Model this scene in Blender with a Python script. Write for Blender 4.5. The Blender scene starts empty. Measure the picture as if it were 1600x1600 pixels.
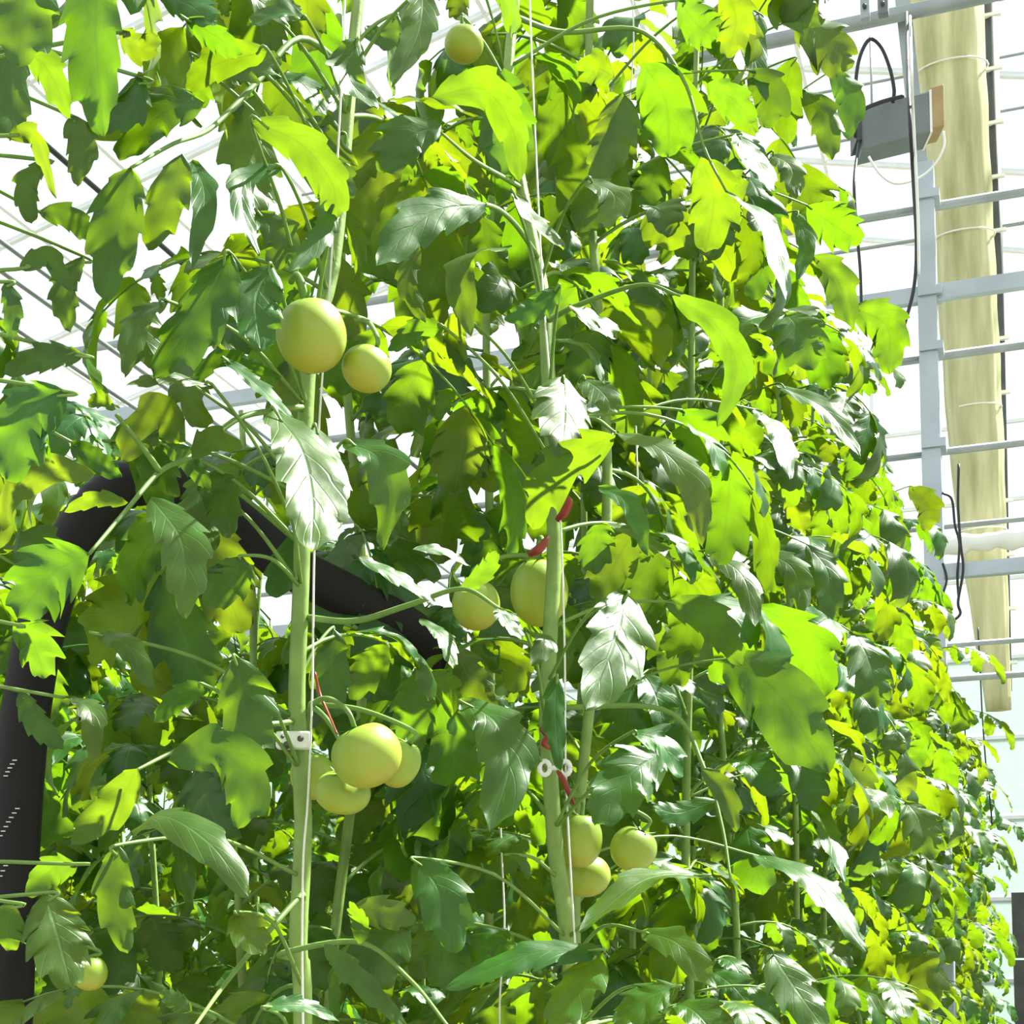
import bpy, math, random
import numpy as np
from mathutils import Vector, Matrix

random.seed(7)
RNG = np.random.RandomState(11)
SC = bpy.context.scene
COL = SC.collection

# ------------------------------------------------------------------ camera
# World: +Y runs along the tomato rows, +X to their right, camera 1.5 m up.
F = 2310.0                       # focal length in pixels of the 1600 px frame
PX0, PY0 = 800.0, 1358.0         # principal point (the picture is the upper crop of a taller one)
YAW, PITCH = math.radians(19.1), math.radians(5.0)
CAM = Vector((0.0, 0.0, 1.5))
cam_d = bpy.data.cameras.new('camera')
cam_d.sensor_fit = 'HORIZONTAL'; cam_d.sensor_width = 36.0
cam_d.lens = F * 36.0 / 1600.0
cam_d.shift_y = (PY0 - 800.0) / 1600.0
cam_d.clip_end = 300
cam_o = bpy.data.objects.new('camera', cam_d); COL.objects.link(cam_o)
cam_o.location = CAM
cam_o.rotation_euler = (math.pi / 2 + PITCH, 0, YAW)
SC.camera = cam_o
RT = Vector((math.cos(YAW), math.sin(YAW), 0))
FH = Vector((-math.sin(YAW), math.cos(YAW), 0))
FW = FH * math.cos(PITCH) + Vector((0, 0, math.sin(PITCH)))
UP = -FH * math.sin(PITCH) + Vector((0, 0, math.cos(PITCH)))

# ------------------------------------------------------------------ light
SUN = (RT * 0.52 + FH * 0.24 + Vector((0, 0, 0.86))).normalized()
sd = bpy.data.lights.new('sun', 'SUN'); sd.energy = 19.0; sd.angle = math.radians(1.2)
sd.color = (1.0, 0.95, 0.84)
so = bpy.data.objects.new('sun', sd); COL.objects.link(so)
so.rotation_euler = (-SUN).to_track_quat('-Z', 'Y').to_euler()
so.location = (6, -4, 30)
w = bpy.data.worlds.new('hazy_sky'); SC.world = w; w.use_nodes = True
bg = w.node_tree.nodes['Background']
bg.inputs[0].default_value = (0.93, 0.97, 1.0, 1); bg.inputs[1].default_value = 1.0
SC.view_settings.view_transform = 'Standard'
SC.view_settings.look = 'None'
SC.view_settings.gamma = 1.0
SC.view_settings.use_curve_mapping = False
SC.view_settings.exposure = 0.55

# ------------------------------------------------------------------ projection helpers
def at(x, y, Z):
    """world point seen at pixel (x, y) at depth Z in front of the camera"""
    d = FW + RT * ((x - PX0) / F) + UP * ((PY0 - y) / F)
    return CAM + d * Z

def on_y(x, y, Y):
    d = FW + RT * ((x - PX0) / F) + UP * ((PY0 - y) / F)
    return CAM + d * (Y / d.y)

def zface(x, p):
    return -p / (math.sin(YAW) - math.cos(YAW) * (x - 800) / F)

# ------------------------------------------------------------------ materials
def new_mat(name):
    m = bpy.data.materials.new(name); m.use_nodes = True
    nt = m.node_tree; nt.nodes.clear()
    out = nt.nodes.new('ShaderNodeOutputMaterial')
    return m, nt, out

def N(nt, typ, **kw):
    n = nt.nodes.new(typ)
    for k, v in kw.items():
        if k.startswith('i_'):
            key = k[2:]
            n.inputs[int(key) if key.isdigit() else key.replace('_', ' ')].default_value = v
        else:
            setattr(n, k, v)
    return n

def plain(name, col, rough=0.5, metal=0.0, var=0.12, scale=8.0, bump=0.0, spec=0.5):
    m, nt, out = new_mat(name); L = nt.links
    tc = N(nt, 'ShaderNodeTexCoord')
    nz = N(nt, 'ShaderNodeTexNoise', i_Scale=scale, i_Detail=4.0)
    L.new(tc.outputs['Object'], nz.inputs['Vector'])
    r = N(nt, 'ShaderNodeValToRGB')
    c = np.array(col)
    r.color_ramp.elements[0].position = 0.3; r.color_ramp.elements[1].position = 0.7
    r.color_ramp.elements[0].color = (*np.clip(c * (1 - var), 0, 1), 1)
    r.color_ramp.elements[1].color = (*np.clip(c * (1 + var), 0, 1), 1)
    L.new(nz.outputs['Fac'], r.inputs['Fac'])
    b = N(nt, 'ShaderNodeBsdfPrincipled', i_Roughness=rough, i_Metallic=metal)
    b.inputs['Specular IOR Level'].default_value = spec
    L.new(r.outputs['Color'], b.inputs['Base Color'])
    if bump:
        bp = N(nt, 'ShaderNodeBump', i_Strength=bump, i_Distance=0.01)
        L.new(nz.outputs['Fac'], bp.inputs['Height']); L.new(bp.outputs['Normal'], b.inputs['Normal'])
    L.new(b.outputs[0], out.inputs['Surface'])
    return m

def leaf_mat(name, top, under, glow, fac=0.45, hue=0.03):
    m, nt, out = new_mat(name); L = nt.links
    def math_(op, a=None, b=None, av=0.0, bv=0.0):
        n = N(nt, 'ShaderNodeMath', operation=op)
        n.inputs[0].default_value = av; n.inputs[1].default_value = bv
        if a is not None: L.new(a, n.inputs[0])
        if b is not None: L.new(b, n.inputs[1])
        return n.outputs[0]
    uv = N(nt, 'ShaderNodeUVMap'); uv.uv_map = 'UVMap'
    sp = N(nt, 'ShaderNodeSeparateXYZ'); L.new(uv.outputs['UV'], sp.inputs[0])
    du = math_('ABSOLUTE', math_('SUBTRACT', sp.outputs[0], bv=0.5))
    mid = N(nt, 'ShaderNodeMapRange', interpolation_type='SMOOTHSTEP')
    mid.inputs[1].default_value = 0.0; mid.inputs[2].default_value = 0.045
    mid.inputs[3].default_value = 1.0; mid.inputs[4].default_value = 0.0
    L.new(du, mid.inputs[0])
    ph = math_('SUBTRACT', math_('MULTIPLY', sp.outputs[1], bv=7.0), math_('MULTIPLY', du, bv=3.2))
    fr = math_('ABSOLUTE', math_('SUBTRACT', math_('FRACT', ph), bv=0.5))
    sv = N(nt, 'ShaderNodeMapRange', interpolation_type='SMOOTHSTEP')
    sv.inputs[1].default_value = 0.0; sv.inputs[2].default_value = 0.09
    sv.inputs[3].default_value = 0.7; sv.inputs[4].default_value = 0.0
    L.new(fr, sv.inputs[0])
    vein = math_('MAXIMUM', mid.outputs[0], sv.outputs[0])
    nz = N(nt, 'ShaderNodeTexNoise', i_Scale=5.0, i_Detail=5.0)
    tc = N(nt, 'ShaderNodeTexCoord'); mp = N(nt, 'ShaderNodeMapping', i_Scale=(6, 6, 6))
    L.new(tc.outputs['Object'], mp.inputs[0]); L.new(mp.outputs[0], nz.inputs['Vector'])
    oi = N(nt, 'ShaderNodeObjectInfo')
    def tinted(col, veincol, vf):
        mx = N(nt, 'ShaderNodeMix', data_type='RGBA')
        mx.inputs[6].default_value = (*col, 1); mx.inputs[7].default_value = (*veincol, 1)
        L.new(math_('MULTIPLY', vein, bv=vf), mx.inputs[0])
        hs = N(nt, 'ShaderNodeHueSaturation')
        h = N(nt, 'ShaderNodeMapRange'); h.inputs[3].default_value = 0.5 - hue * 0.6; h.inputs[4].default_value = 0.5 + hue * 0.9
        L.new(oi.outputs['Random'], h.inputs[0]); L.new(h.outputs[0], hs.inputs['Hue'])
        v = N(nt, 'ShaderNodeMapRange'); v.inputs[1].default_value = 0.3; v.inputs[2].default_value = 0.7
        v.inputs[3].default_value = 0.8; v.inputs[4].default_value = 1.2
        L.new(nz.outputs['Fac'], v.inputs[0]); L.new(v.outputs[0], hs.inputs['Value'])
        L.new(mx.outputs[2], hs.inputs['Color'])
        return hs.outputs[0]
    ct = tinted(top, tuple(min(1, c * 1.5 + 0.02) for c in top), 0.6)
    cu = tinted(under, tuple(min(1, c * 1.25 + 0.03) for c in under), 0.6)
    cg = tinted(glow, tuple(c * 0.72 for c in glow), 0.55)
    ge = N(nt, 'ShaderNodeNewGeometry')
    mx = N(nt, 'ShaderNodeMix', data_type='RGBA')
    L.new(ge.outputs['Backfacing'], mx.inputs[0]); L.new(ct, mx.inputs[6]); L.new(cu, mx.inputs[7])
    b = N(nt, 'ShaderNodeBsdfPrincipled', i_Roughness=0.40)
    b.inputs['Specular IOR Level'].default_value = 0.48
    L.new(mx.outputs[2], b.inputs['Base Color'])
    bp = N(nt, 'ShaderNodeBump', i_Strength=0.2, i_Distance=0.004)
    hsum = math_('SUBTRACT', math_('MULTIPLY', nz.outputs['Fac'], bv=1.2), math_('MULTIPLY', vein, bv=0.7))
    L.new(hsum, bp.inputs['Height']); L.new(bp.outputs['Normal'], b.inputs['Normal'])
    tr = N(nt, 'ShaderNodeBsdfTranslucent'); L.new(cg, tr.inputs['Color'])
    ms = N(nt, 'ShaderNodeMixShader'); ms.inputs[0].default_value = fac
    L.new(b.outputs[0], ms.inputs[1]); L.new(tr.outputs[0], ms.inputs[2])
    L.new(ms.outputs[0], out.inputs['Surface'])
    return m

def fruit_mat():
    m, nt, out = new_mat('green_tomato_skin'); L = nt.links
    tc = N(nt, 'ShaderNodeTexCoord'); sp = N(nt, 'ShaderNodeSeparateXYZ')
    L.new(tc.outputs['Generated'], sp.inputs[0])
    r = N(nt, 'ShaderNodeValToRGB'); e = r.color_ramp.elements
    e[0].position = 0.0; e[0].color = (0.40, 0.37, 0.035, 1)
    e[1].position = 1.0; e[1].color = (0.22, 0.34, 0.03, 1)
    x = r.color_ramp.elements.new(0.3); x.color = (0.31, 0.40, 0.04, 1)
    L.new(sp.outputs[2], r.inputs[0])
    nz = N(nt, 'ShaderNodeTexNoise', i_Scale=14.0, i_Detail=4.0); L.new(tc.outputs['Object'], nz.inputs['Vector'])
    mx = N(nt, 'ShaderNodeMix', data_type='RGBA', blend_type='OVERLAY'); mx.inputs[0].default_value = 0.15
    L.new(r.outputs[0], mx.inputs[6]); L.new(nz.outputs['Color'], mx.inputs[7])
    b = N(nt, 'ShaderNodeBsdfPrincipled', i_Roughness=0.43)
    b.inputs['Subsurface Weight'].default_value = 0.2
    b.inputs['Subsurface Radius'].default_value = (0.02, 0.025, 0.006)
    b.inputs['Coat Weight'].default_value = 0.12; b.inputs['Coat Roughness'].default_value = 0.15
    L.new(mx.outputs[2], b.inputs['Base Color'])
    L.new(b.outputs[0], out.inputs['Surface'])
    return m

def pane_mat(name, tint, trans, milk=0.0):
    m, nt, out = new_mat(name); L = nt.links
    t = N(nt, 'ShaderNodeBsdfTransparent'); t.inputs[0].default_value = (*[c * trans for c in tint], 1)
    g = N(nt, 'ShaderNodeBsdfGlossy', i_Roughness=0.05)
    ms = N(nt, 'ShaderNodeMixShader'); ms.inputs[0].default_value = 0.04
    if milk > 0:
        d = N(nt, 'ShaderNodeBsdfDiffuse'); d.inputs[0].default_value = (*tint, 1)
        tl = N(nt, 'ShaderNodeBsdfTranslucent'); tl.inputs[0].default_value = (*tint, 1)
        a = N(nt, 'ShaderNodeMixShader'); a.inputs[0].default_value = 0.6
        L.new(d.outputs[0], a.inputs[1]); L.new(tl.outputs[0], a.inputs[2])
        b = N(nt, 'ShaderNodeMixShader'); nz = N(nt, 'ShaderNodeTexNoise', i_Scale=1.3, i_Detail=5.0)
        tc = N(nt, 'ShaderNodeTexCoord'); L.new(tc.outputs['Object'], nz.inputs['Vector'])
        mr = N(nt, 'ShaderNodeMapRange'); mr.inputs[1].default_value = 0.3; mr.inputs[2].default_value = 0.7
        mr.inputs[3].default_value = milk - 0.12; mr.inputs[4].default_value = min(1, milk + 0.12)
        L.new(nz.outputs['Fac'], mr.inputs[0]); L.new(mr.outputs[0], b.inputs[0])
        L.new(t.outputs[0], b.inputs[1]); L.new(a.outputs[0], b.inputs[2])
        L.new(b.outputs[0], ms.inputs[1])
    else:
        L.new(t.outputs[0], ms.inputs[1])
    L.new(g.outputs[0], ms.inputs[2])
    L.new(ms.outputs[0], out.inputs['Surface'])
    return m

def film_mat():
    m, nt, out = new_mat('yellowed_film'); L = nt.links
    tc = N(nt, 'ShaderNodeTexCoord'); mp = N(nt, 'ShaderNodeMapping', i_Scale=(7, 7, 0.9))
    L.new(tc.outputs['Object'], mp.inputs[0])
    nz = N(nt, 'ShaderNodeTexNoise', i_Scale=1.6, i_Detail=6.0); L.new(mp.outputs[0], nz.inputs['Vector'])
    r = N(nt, 'ShaderNodeValToRGB'); e = r.color_ramp.elements
    e[0].position = 0.3; e[0].color = (0.42, 0.42, 0.22, 1); e[1].position = 0.72; e[1].color = (0.80, 0.77, 0.52, 1)
    L.new(nz.outputs['Fac'], r.inputs[0])
    b = N(nt, 'ShaderNodeBsdfPrincipled', i_Roughness=0.45); L.new(r.outputs[0], b.inputs['Base Color'])
    t = N(nt, 'ShaderNodeBsdfTranslucent'); L.new(r.outputs[0], t.inputs[0])
    ms = N(nt, 'ShaderNodeMixShader'); ms.inputs[0].default_value = 0.35
    L.new(b.outputs[0], ms.inputs[1]); L.new(t.outputs[0], ms.inputs[2]); L.new(ms.outputs[0], out.inputs['Surface'])
    return m

M = {}
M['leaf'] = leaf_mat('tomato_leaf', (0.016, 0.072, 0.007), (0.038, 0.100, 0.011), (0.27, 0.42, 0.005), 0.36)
M['stem'] = plain('tomato_stem', (0.19, 0.30, 0.065), 0.5, var=0.2, scale=30, bump=0.2)
M['rachis'] = plain('leaf_stalk', (0.13, 0.24, 0.04), 0.5, var=0.15, scale=40)
M['fruit'] = fruit_mat()
M['calyx'] = plain('calyx_green', (0.07, 0.17, 0.03), 0.55, var=0.15)
M['twine'] = plain('white_twine', (0.80, 0.80, 0.74), 0.7, var=0.08, scale=200)
M['white'] = plain('white_plastic', (0.82, 0.82, 0.80), 0.35, var=0.04)
M['dot'] = plain('dark_print', (0.10, 0.09, 0.09), 0.6, var=0.05)
M['red'] = plain('red_plastic', (0.24, 0.022, 0.012), 0.4, var=0.25, scale=60)
M['black'] = plain('black_plastic_pipe', (0.012, 0.010, 0.011), 0.55, var=0.3, scale=5, bump=0.15, spec=0.22)
M['print'] = plain('white_print', (0.62, 0.60, 0.62), 0.6, var=0.05)
M['steel'] = plain('galvanised_steel', (0.42, 0.47, 0.52), 0.42, metal=0.35, var=0.10, scale=4)
M['tube'] = plain('galvanised_tube', (0.33, 0.37, 0.38), 0.42, metal=0.35, var=0.14, scale=6)
M['alu'] = plain('white_aluminium_bar', (0.80, 0.82, 0.83), 0.45, metal=0.2, var=0.06)
M['darkbar'] = plain('dark_steel_bar', (0.055, 0.065, 0.07), 0.5, var=0.2)
M['greybox'] = plain('grey_enclosure', (0.16, 0.19, 0.20), 0.5, var=0.08)
M['tan'] = plain('tan_cover', (0.38, 0.27, 0.12), 0.6, var=0.15)
M['cable'] = plain('black_cable', (0.018, 0.019, 0.024), 0.45, var=0.1)
M['film'] = film_mat()
M['pane'] = pane_mat('greenhouse_glass', (0.97, 1.0, 0.99), 0.93)
M['milk'] = pane_mat('milky_sheet', (0.60, 0.70, 0.67), 0.9, 0.85)
M['floor'] = plain('white_ground_cover', (0.16, 0.15, 0.13), 0.8, var=0.1, scale=3)
M['soil'] = plain('soil', (0.09, 0.085, 0.06), 0.9, var=0.3, scale=0.5)
M['dark'] = plain('dark_kerb', (0.07, 0.075, 0.07), 0.8, var=0.25)

# ------------------------------------------------------------------ mesh helpers
def mesh(name, V, FA, mat, uv=None, smooth=True):
    me = bpy.data.meshes.new(name)
    V = np.asarray(V, dtype=np.float32)
    me.from_pydata(V.tolist(), [], FA)
    if uv is not None:
        lay = me.uv_layers.new(name='UVMap')
        idx = np.empty(len(me.loops), dtype=np.int32); me.loops.foreach_get('vertex_index', idx)
        lay.data.foreach_set('uv', np.asarray(uv, dtype=np.float32)[idx].ravel())
    if smooth:
        me.polygons.foreach_set('use_smooth', np.ones(len(me.polygons), dtype=bool))
    me.materials.append(M[mat]); me.update()
    return me

def link(name, data, parent=None, mat4=None):
    o = bpy.data.objects.new(name, data); COL.objects.link(o)
    if parent is not None: o.parent = parent
    if mat4 is not None: o.matrix_local = mat4
    return o

def tag(o, label=None, cat=None, group=None, kind=None):
    if label: o['label'] = label
    if cat: o['category'] = cat
    if group: o['group'] = group
    if kind: o['kind'] = kind
    return o

def empty(name, loc=(0, 0, 0)):
    o = bpy.data.objects.new(name, None); COL.objects.link(o); o.location = loc
    o.empty_display_size = 0.05
    return o

def smooth_path(pts, n):
    """Catmull-Rom through the points"""
    P = np.array([list(p) for p in pts], dtype=float)
    if len(P) == 2:
        t = np.linspace(0, 1, n)[:, None]; return P[0] * (1 - t) + P[1] * t
    E = np.vstack([2 * P[0] - P[1], P, 2 * P[-1] - P[-2]])
    out = []
    for s in np.linspace(0, len(P) - 1, n):
        i = min(int(s), len(P) - 2); t = s - i
        a, b, c, d = E[i], E[i + 1], E[i + 2], E[i + 3]
        out.append(0.5 * (2 * b + (c - a) * t + (2 * a - 5 * b + 4 * c - d) * t * t + (3 * b - a - 3 * c + d) * t ** 3))
    return np.array(out)

def tube(path, radii, sides=8, cap=True):
    P = np.asarray(path, dtype=float); n = len(P)
    R = np.full(n, radii) if np.isscalar(radii) else np.interp(np.linspace(0, 1, n), np.linspace(0, 1, len(radii)), radii)
    T = np.gradient(P, axis=0); T /= np.linalg.norm(T, axis=1)[:, None] + 1e-9
    ref = np.array([0.0, 0, 1]) if abs(T[0][2]) < 0.9 else np.array([1.0, 0, 0])
    V, FA = [], []
    a = np.linspace(0, 2 * math.pi, sides, endpoint=False)
    u = np.cross(T[0], ref); u /= np.linalg.norm(u)
    for i in range(n):
        u = u - T[i] * np.dot(u, T[i]); u /= np.linalg.norm(u) + 1e-9
        v = np.cross(T[i], u)
        V.extend(P[i] + R[i] * (np.cos(k) * u + np.sin(k) * v) for k in a)
        if i:
            for k in range(sides):
                k2 = (k + 1) % sides; o = (i - 1) * sides
                FA.append((o + k, o + k2, o + sides + k2, o + sides + k))
    if cap:
        FA.append(tuple(range(sides))[::-1]); FA.append(tuple(range((n - 1) * sides, n * sides)))
    return np.array(V), FA

def merge(parts):
    V, FA, o = [], [], 0
    for v, f in parts:
        V.append(np.asarray(v, dtype=float)); FA += [tuple(i + o for i in x) for x in f]; o += len(v)
    return np.vstack(V), FA

def box(c, s, M3=None):
    c = np.array(c, dtype=float); h = np.array(s, dtype=float) / 2
    V = np.array([[x, y, z] for x in (-1, 1) for y in (-1, 1) for z in (-1, 1)]) * h
    if M3 is not None: V = V @ np.array(M3).T
    return V + c, [(0, 1, 3, 2), (4, 6, 7, 5), (0, 4, 5, 1), (2, 3, 7, 6), (0, 2, 6, 4), (1, 5, 7, 3)]

def bevelled(o, wdt=0.004, seg=2):
    m = o.modifiers.new('bevel', 'BEVEL'); m.width = wdt; m.segments = seg; m.limit_method = 'ANGLE'
    return o

# ------------------------------------------------------------------ leaflets
def leaflet_geo(C, T, Nn, L, W, seed, nt=24, nu=3, fold=0.25, curl=0.2, lobes=4, depth=0.32):
    """serrated tomato leaflet swept along a centre line C (nt+1 points)"""
    r = np.random.RandomState(seed)
    t = np.linspace(0, 1, nt + 1)
    prof = (t ** 0.5) * (1 - t) ** 0.78
    prof = prof / prof.max()
    B = np.cross(T, Nn); B /= np.linalg.norm(B, axis=1)[:, None] + 1e-9
    Nn = np.cross(B, T)
    us = np.linspace(-1, 1, 2 * nu + 1)
    V = np.zeros((nt + 1, 2 * nu + 1, 3)); UV = np.zeros((nt + 1, 2 * nu + 1, 2))
    pa, pb = r.uniform(0, 1, 2); na, nb = lobes + r.uniform(-0.6, 0.8, 2)
    rip = r.uniform(0, 6.28, 3)
    asym = r.uniform(0.85, 1.15)
    for j, u in enumerate(us):
        n_, p_ = (na, pa) if u < 0 else (nb, pb)
        s = np.mod(t * n_ + p_, 1.0)
        tooth = np.where(s < 0.7, s / 0.7, (1 - s) / 0.3)
        dep = depth * (1.15 - 0.7 * t)
        wd = prof * (1 - dep * (1 - tooth)) * (asym if u < 0 else 2 - asym)
        x = u * wd * W / 2
        fwd = abs(u) ** 1.4 * wd * W * 0.22 * (0.4 + tooth)
        z = fold * np.abs(x) - curl * (u * u) * wd * W * 0.25
        z = z + 0.035 * W * np.sin(t * 15 + rip[0] + u * 2) * abs(u) + 0.02 * W * np.sin(t * 27 + rip[1] - u * 3) * abs(u)
        V[:, j] = C + B * x[:, None] + T * fwd[:, None] + Nn * z[:, None]
        UV[:, j, 0] = 0.5 + 0.5 * u; UV[:, j, 1] = t
    k = 2 * nu + 1; FA = []
    for i in range(nt):
        for j in range(k - 1):
            FA.append((i * k + j, i * k + j + 1, (i + 1) * k + j + 1, (i + 1) * k + j))
    return V.reshape(-1, 3), FA, UV.reshape(-1, 2)

def arc_line(L, nt, a0, droop, side=0.0):
    t = np.linspace(0, 1, nt + 1)
    ang = a0 - droop * t ** 1.2; sd_ = side * t
    d = np.stack([np.sin(sd_) * np.cos(ang), np.cos(sd_) * np.cos(ang), np.sin(ang)], 1)
    C = np.vstack([[0, 0, 0], np.cumsum((d[:-1] + d[1:]) / 2, 0) * L / nt])
    Nn = np.stack([-np.sin(sd_) * np.sin(ang), -np.cos(sd_) * np.sin(ang), np.cos(ang)], 1)
    return C, d, Nn

# shared leaflet shapes, unit length 0.1 m
LEAFLETS, LEAFLET_ARR = [], []
for i in range(16):
    L = 0.1
    C, T, Nn = arc_line(L, 22, RNG.uniform(-0.1, 0.3), RNG.uniform(0.4, 1.9), RNG.uniform(-0.3, 0.3))
    arr = leaflet_geo(C, T, Nn, L, L * RNG.uniform(0.52, 0.72), 100 + i, nt=22, fold=RNG.uniform(0.0, 0.45),
                      curl=RNG.uniform(0.0, 0.7), lobes=RNG.choice([3, 4, 5]), depth=RNG.uniform(0.22, 0.45))
    LEAFLET_ARR.append(arr); LEAFLETS.append(mesh('leaflet', arr[0], arr[1], 'leaf', arr[2]))

# compound leaf templates: a rachis mesh plus leaflet placements
TEMPLATES = []
def frame_from(y, z):
    y = Vector(y).normalized(); x = y.cross(Vector(z)).normalized(); z = x.cross(y)
    return Matrix((x, y, z)).transposed()

for i in range(9):
    r = np.random.RandomState(40 + i)
    L = r.uniform(0.27, 0.38)
    C, T, Nn = arc_line(L, 12, r.uniform(0.2, 0.75), r.uniform(0.9, 1.7), r.uniform(-0.5, 0.5))
    rv, rf = tube(C, [0.003, 0.0022, 0.0012], 5)
    places = []
    k = 12
    def put(idx, sgn, size, out_ang, drop):
        c = Vector(C[idx]); t = Vector(T[idx]); n = Vector(Nn[idx]); b = t.cross(n)
        y = t * math.cos(out_ang) + b * sgn * math.sin(out_ang) + Vector((0, 0, -drop))
        z = n + b * r.uniform(-0.5, 0.5) + t * r.uniform(-0.3, 0.3)
        R = frame_from(y, z).to_4x4()
        var = r.randint(len(LEAFLETS))
        places.append((var, Matrix.Translation(c) @ R @ Matrix.Scale(size / 0.1, 4)))
    put(k, 1, r.uniform(0.135, 0.175), 0, 0.3)
    for j, (idx, sz) in enumerate(((10, .13), (7, .125), (4, .10))):
        for s in (-1, 1):
            put(idx, s, sz * r.uniform(0.8, 1.2), r.uniform(0.8, 1.3), r.uniform(0.1, 0.7))
    for idx in (9, 6, 5):
        put(idx, r.choice([-1, 1]), r.uniform(0.03, 0.05), 1.2, 0.2)
    rm = mesh('leaf_stalk', rv, rf, 'rachis')
    Vs, Fs, Us, o = [rv], list(rf), [np.full((len(rv), 2), 0.5)], len(rv)
    for var, m in places:
        v, f, u = LEAFLET_ARR[var]
        mv = np.array(m); vv = v @ mv[:3, :3].T + mv[:3, 3]
        Vs.append(vv); Fs += [tuple(a + o for a in x) for x in f]; Us.append(u); o += len(vv)
    TEMPLATES.append(dict(rachis=rm, places=places, joined=mesh('leaf', np.vstack(Vs), Fs, 'leaf', np.vstack(Us)),
                          arr=(np.vstack(Vs), Fs, np.vstack(Us))))

# ------------------------------------------------------------------ the greenhouse shell
X0, X1, Y0, Y1 = -11.0, 5.0, -3.0, 16.0
ZE, ZR, XR = 8.2, 10.2, -3.0
v, f = box(((X0 + X1) / 2, (Y0 + Y1) / 2, -0.05), (X1 - X0, Y1 - Y0, 0.1))
tag(link('floor', mesh('floor', v, f, 'floor', smooth=False)), 'pale ground cover under the tomato rows', kind='structure')

v, f = box((0, 20, -0.16), (160, 160, 0.1))
tag(link('ground', mesh('ground', v, f, 'soil', smooth=False)), 'dark soil ground outside the greenhouse', kind='structure')

def glazed(name, label, O, U, Vv, nu, nv, bar=0.05, lower=None):
    """a glazed plane: origin O, edge vectors U and V, nu x nv panes each a part"""
    O, U, Vv = Vector(O), Vector(U), Vector(Vv)
    root = empty(name, O); tag(root, label, kind='structure')
    un, vn = U.normalized(), Vv.normalized(); nn = un.cross(vn)
    M3 = Matrix((un, vn, nn)).transposed()
    pu, pv = U.length / nu, Vv.length / nv
    pv_, pf = box((0, 0, 0), (pu - bar * 0.6, pv - bar * 0.6, 0.008), M3)
    pm = mesh('pane', pv_, pf, 'pane', smooth=False)
    pm2 = mesh('pane', pv_, pf, 'milk', smooth=False)
    for i in range(nu):
        for j in range(nv):
            c = un * (i + .5) * pu + vn * (j + .5) * pv
            link('pane', pm2 if lower is not None and j < lower else pm, root, Matrix.Translation(c))
    bm = mesh('glazing_bar', *box((0, 0, 0), (bar, Vv.length, bar), M3), 'alu', smooth=False)
    for i in range(nu + 1):
        link('glazing_bar', bm, root, Matrix.Translation(un * i * pu + vn * Vv.length / 2))
    cm = mesh('cross_bar', *box((0, 0, 0), (U.length, bar * .8, bar * .8), M3), 'alu', smooth=False)
    for j in range(nv + 1):
        link('cross_bar', cm, root, Matrix.Translation(un * U.length / 2 + vn * j * pv))
    return root

glazed('wall_back', 'glazed end wall of the greenhouse with milky lower sheets', (X0, Y1, 0), (X1 - X0, 0, 0), (0, 0, 8.4), 10, 10, 0.045, lower=6)
glazed('wall_left', 'glazed side wall far beyond the tomato rows', (X0, Y0, 0), (0, Y1 - Y0, 0), (0, 0, ZE), 10, 3)
glazed('wall_right', 'glazed side wall of the greenhouse across the aisle', (X1, Y0, 0), (0, Y1 - Y0, 0), (0, 0, ZE), 8, 3)
glazed('ceiling', 'glazed roof slope above the tomato rows', (X0, Y0, ZE), (0, Y1 - Y0, 0), (XR - X0, 0, ZR - ZE), 12, 7, 0.045)
glazed('ceiling', 'glazed roof slope above the aisle side', (X1, Y0, ZE), (0, Y1 - Y0, 0), (XR - X1, 0, ZR - ZE), 12, 6, 0.045)

# long roof pipes parallel to the rows (upper left of the view)
for i, (px, py, h, r, mt, lab) in enumerate((
        (60, 215, 3.4, 0.014, 'darkbar', 'thin dark roof cable running along the rows, upper of the pair'),
        (110, 500, 3.2, 0.013, 'tube', 'thin grey roof rod along the rows, below the dark cable'),
        (95, 560, 3.0, 0.013, 'tube', 'lowest thin grey roof rod above the back rows'),
        (60, 420, 3.3, 0.012, 'tube', 'thin grey roof rod just under the dark cable'))):
    P = at(px, py, 1.0); d = P - CAM
    k = h / d.z; X = CAM.x + d.x * k
    v, f = tube([(X, Y0 + .1, CAM.z + h), (X, Y1 - .1, CAM.z + h)], r, 8)
    tag(link('roof_rod', mesh('roof_rod', v, f, mt)), lab, 'rod', 'rods and cables under the roof')

# ------------------------------------------------------------------ steel frame across the rows, right of the view
YF = 8.6
root = empty('steel_frame', (on_y(1452, 1560, YF).x, YF, 0))
tag(root, 'galvanised steel post with horizontal tubes crossing the greenhouse', 'post')
RL = Vector(root.location)
def add(name, geo, mat, parent=root, org=RL, smooth=True, label=None):
    v, f = geo
    o = link(name, mesh(name, np.asarray(v) - np.array(org), f, mat, smooth=smooth), parent)
    if label: o['label'] = label
    return o
pt, pb = on_y(1450, 300, YF), on_y(1456, 900, YF)
pw = (on_y(1467, 600, YF) - on_y(1437, 600, YF)).length
bevelled(add('post', box(((pt.x + pb.x) / 2, YF, pt.z / 2 + .08), (pw, pw * 1.2, pt.z + .16)), 'steel', smooth=False), 0.008)
a, b = on_y(1404, -60, YF), on_y(1446, 330, YF)
dv = (a - b); Mx = frame_from(Vector((0, 1, 0)), dv)
add('strut', box((a + b) / 2, (0.085, 0.06, dv.length), Mx), 'tube', smooth=False, label='grey tilted strut above the post')
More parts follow.
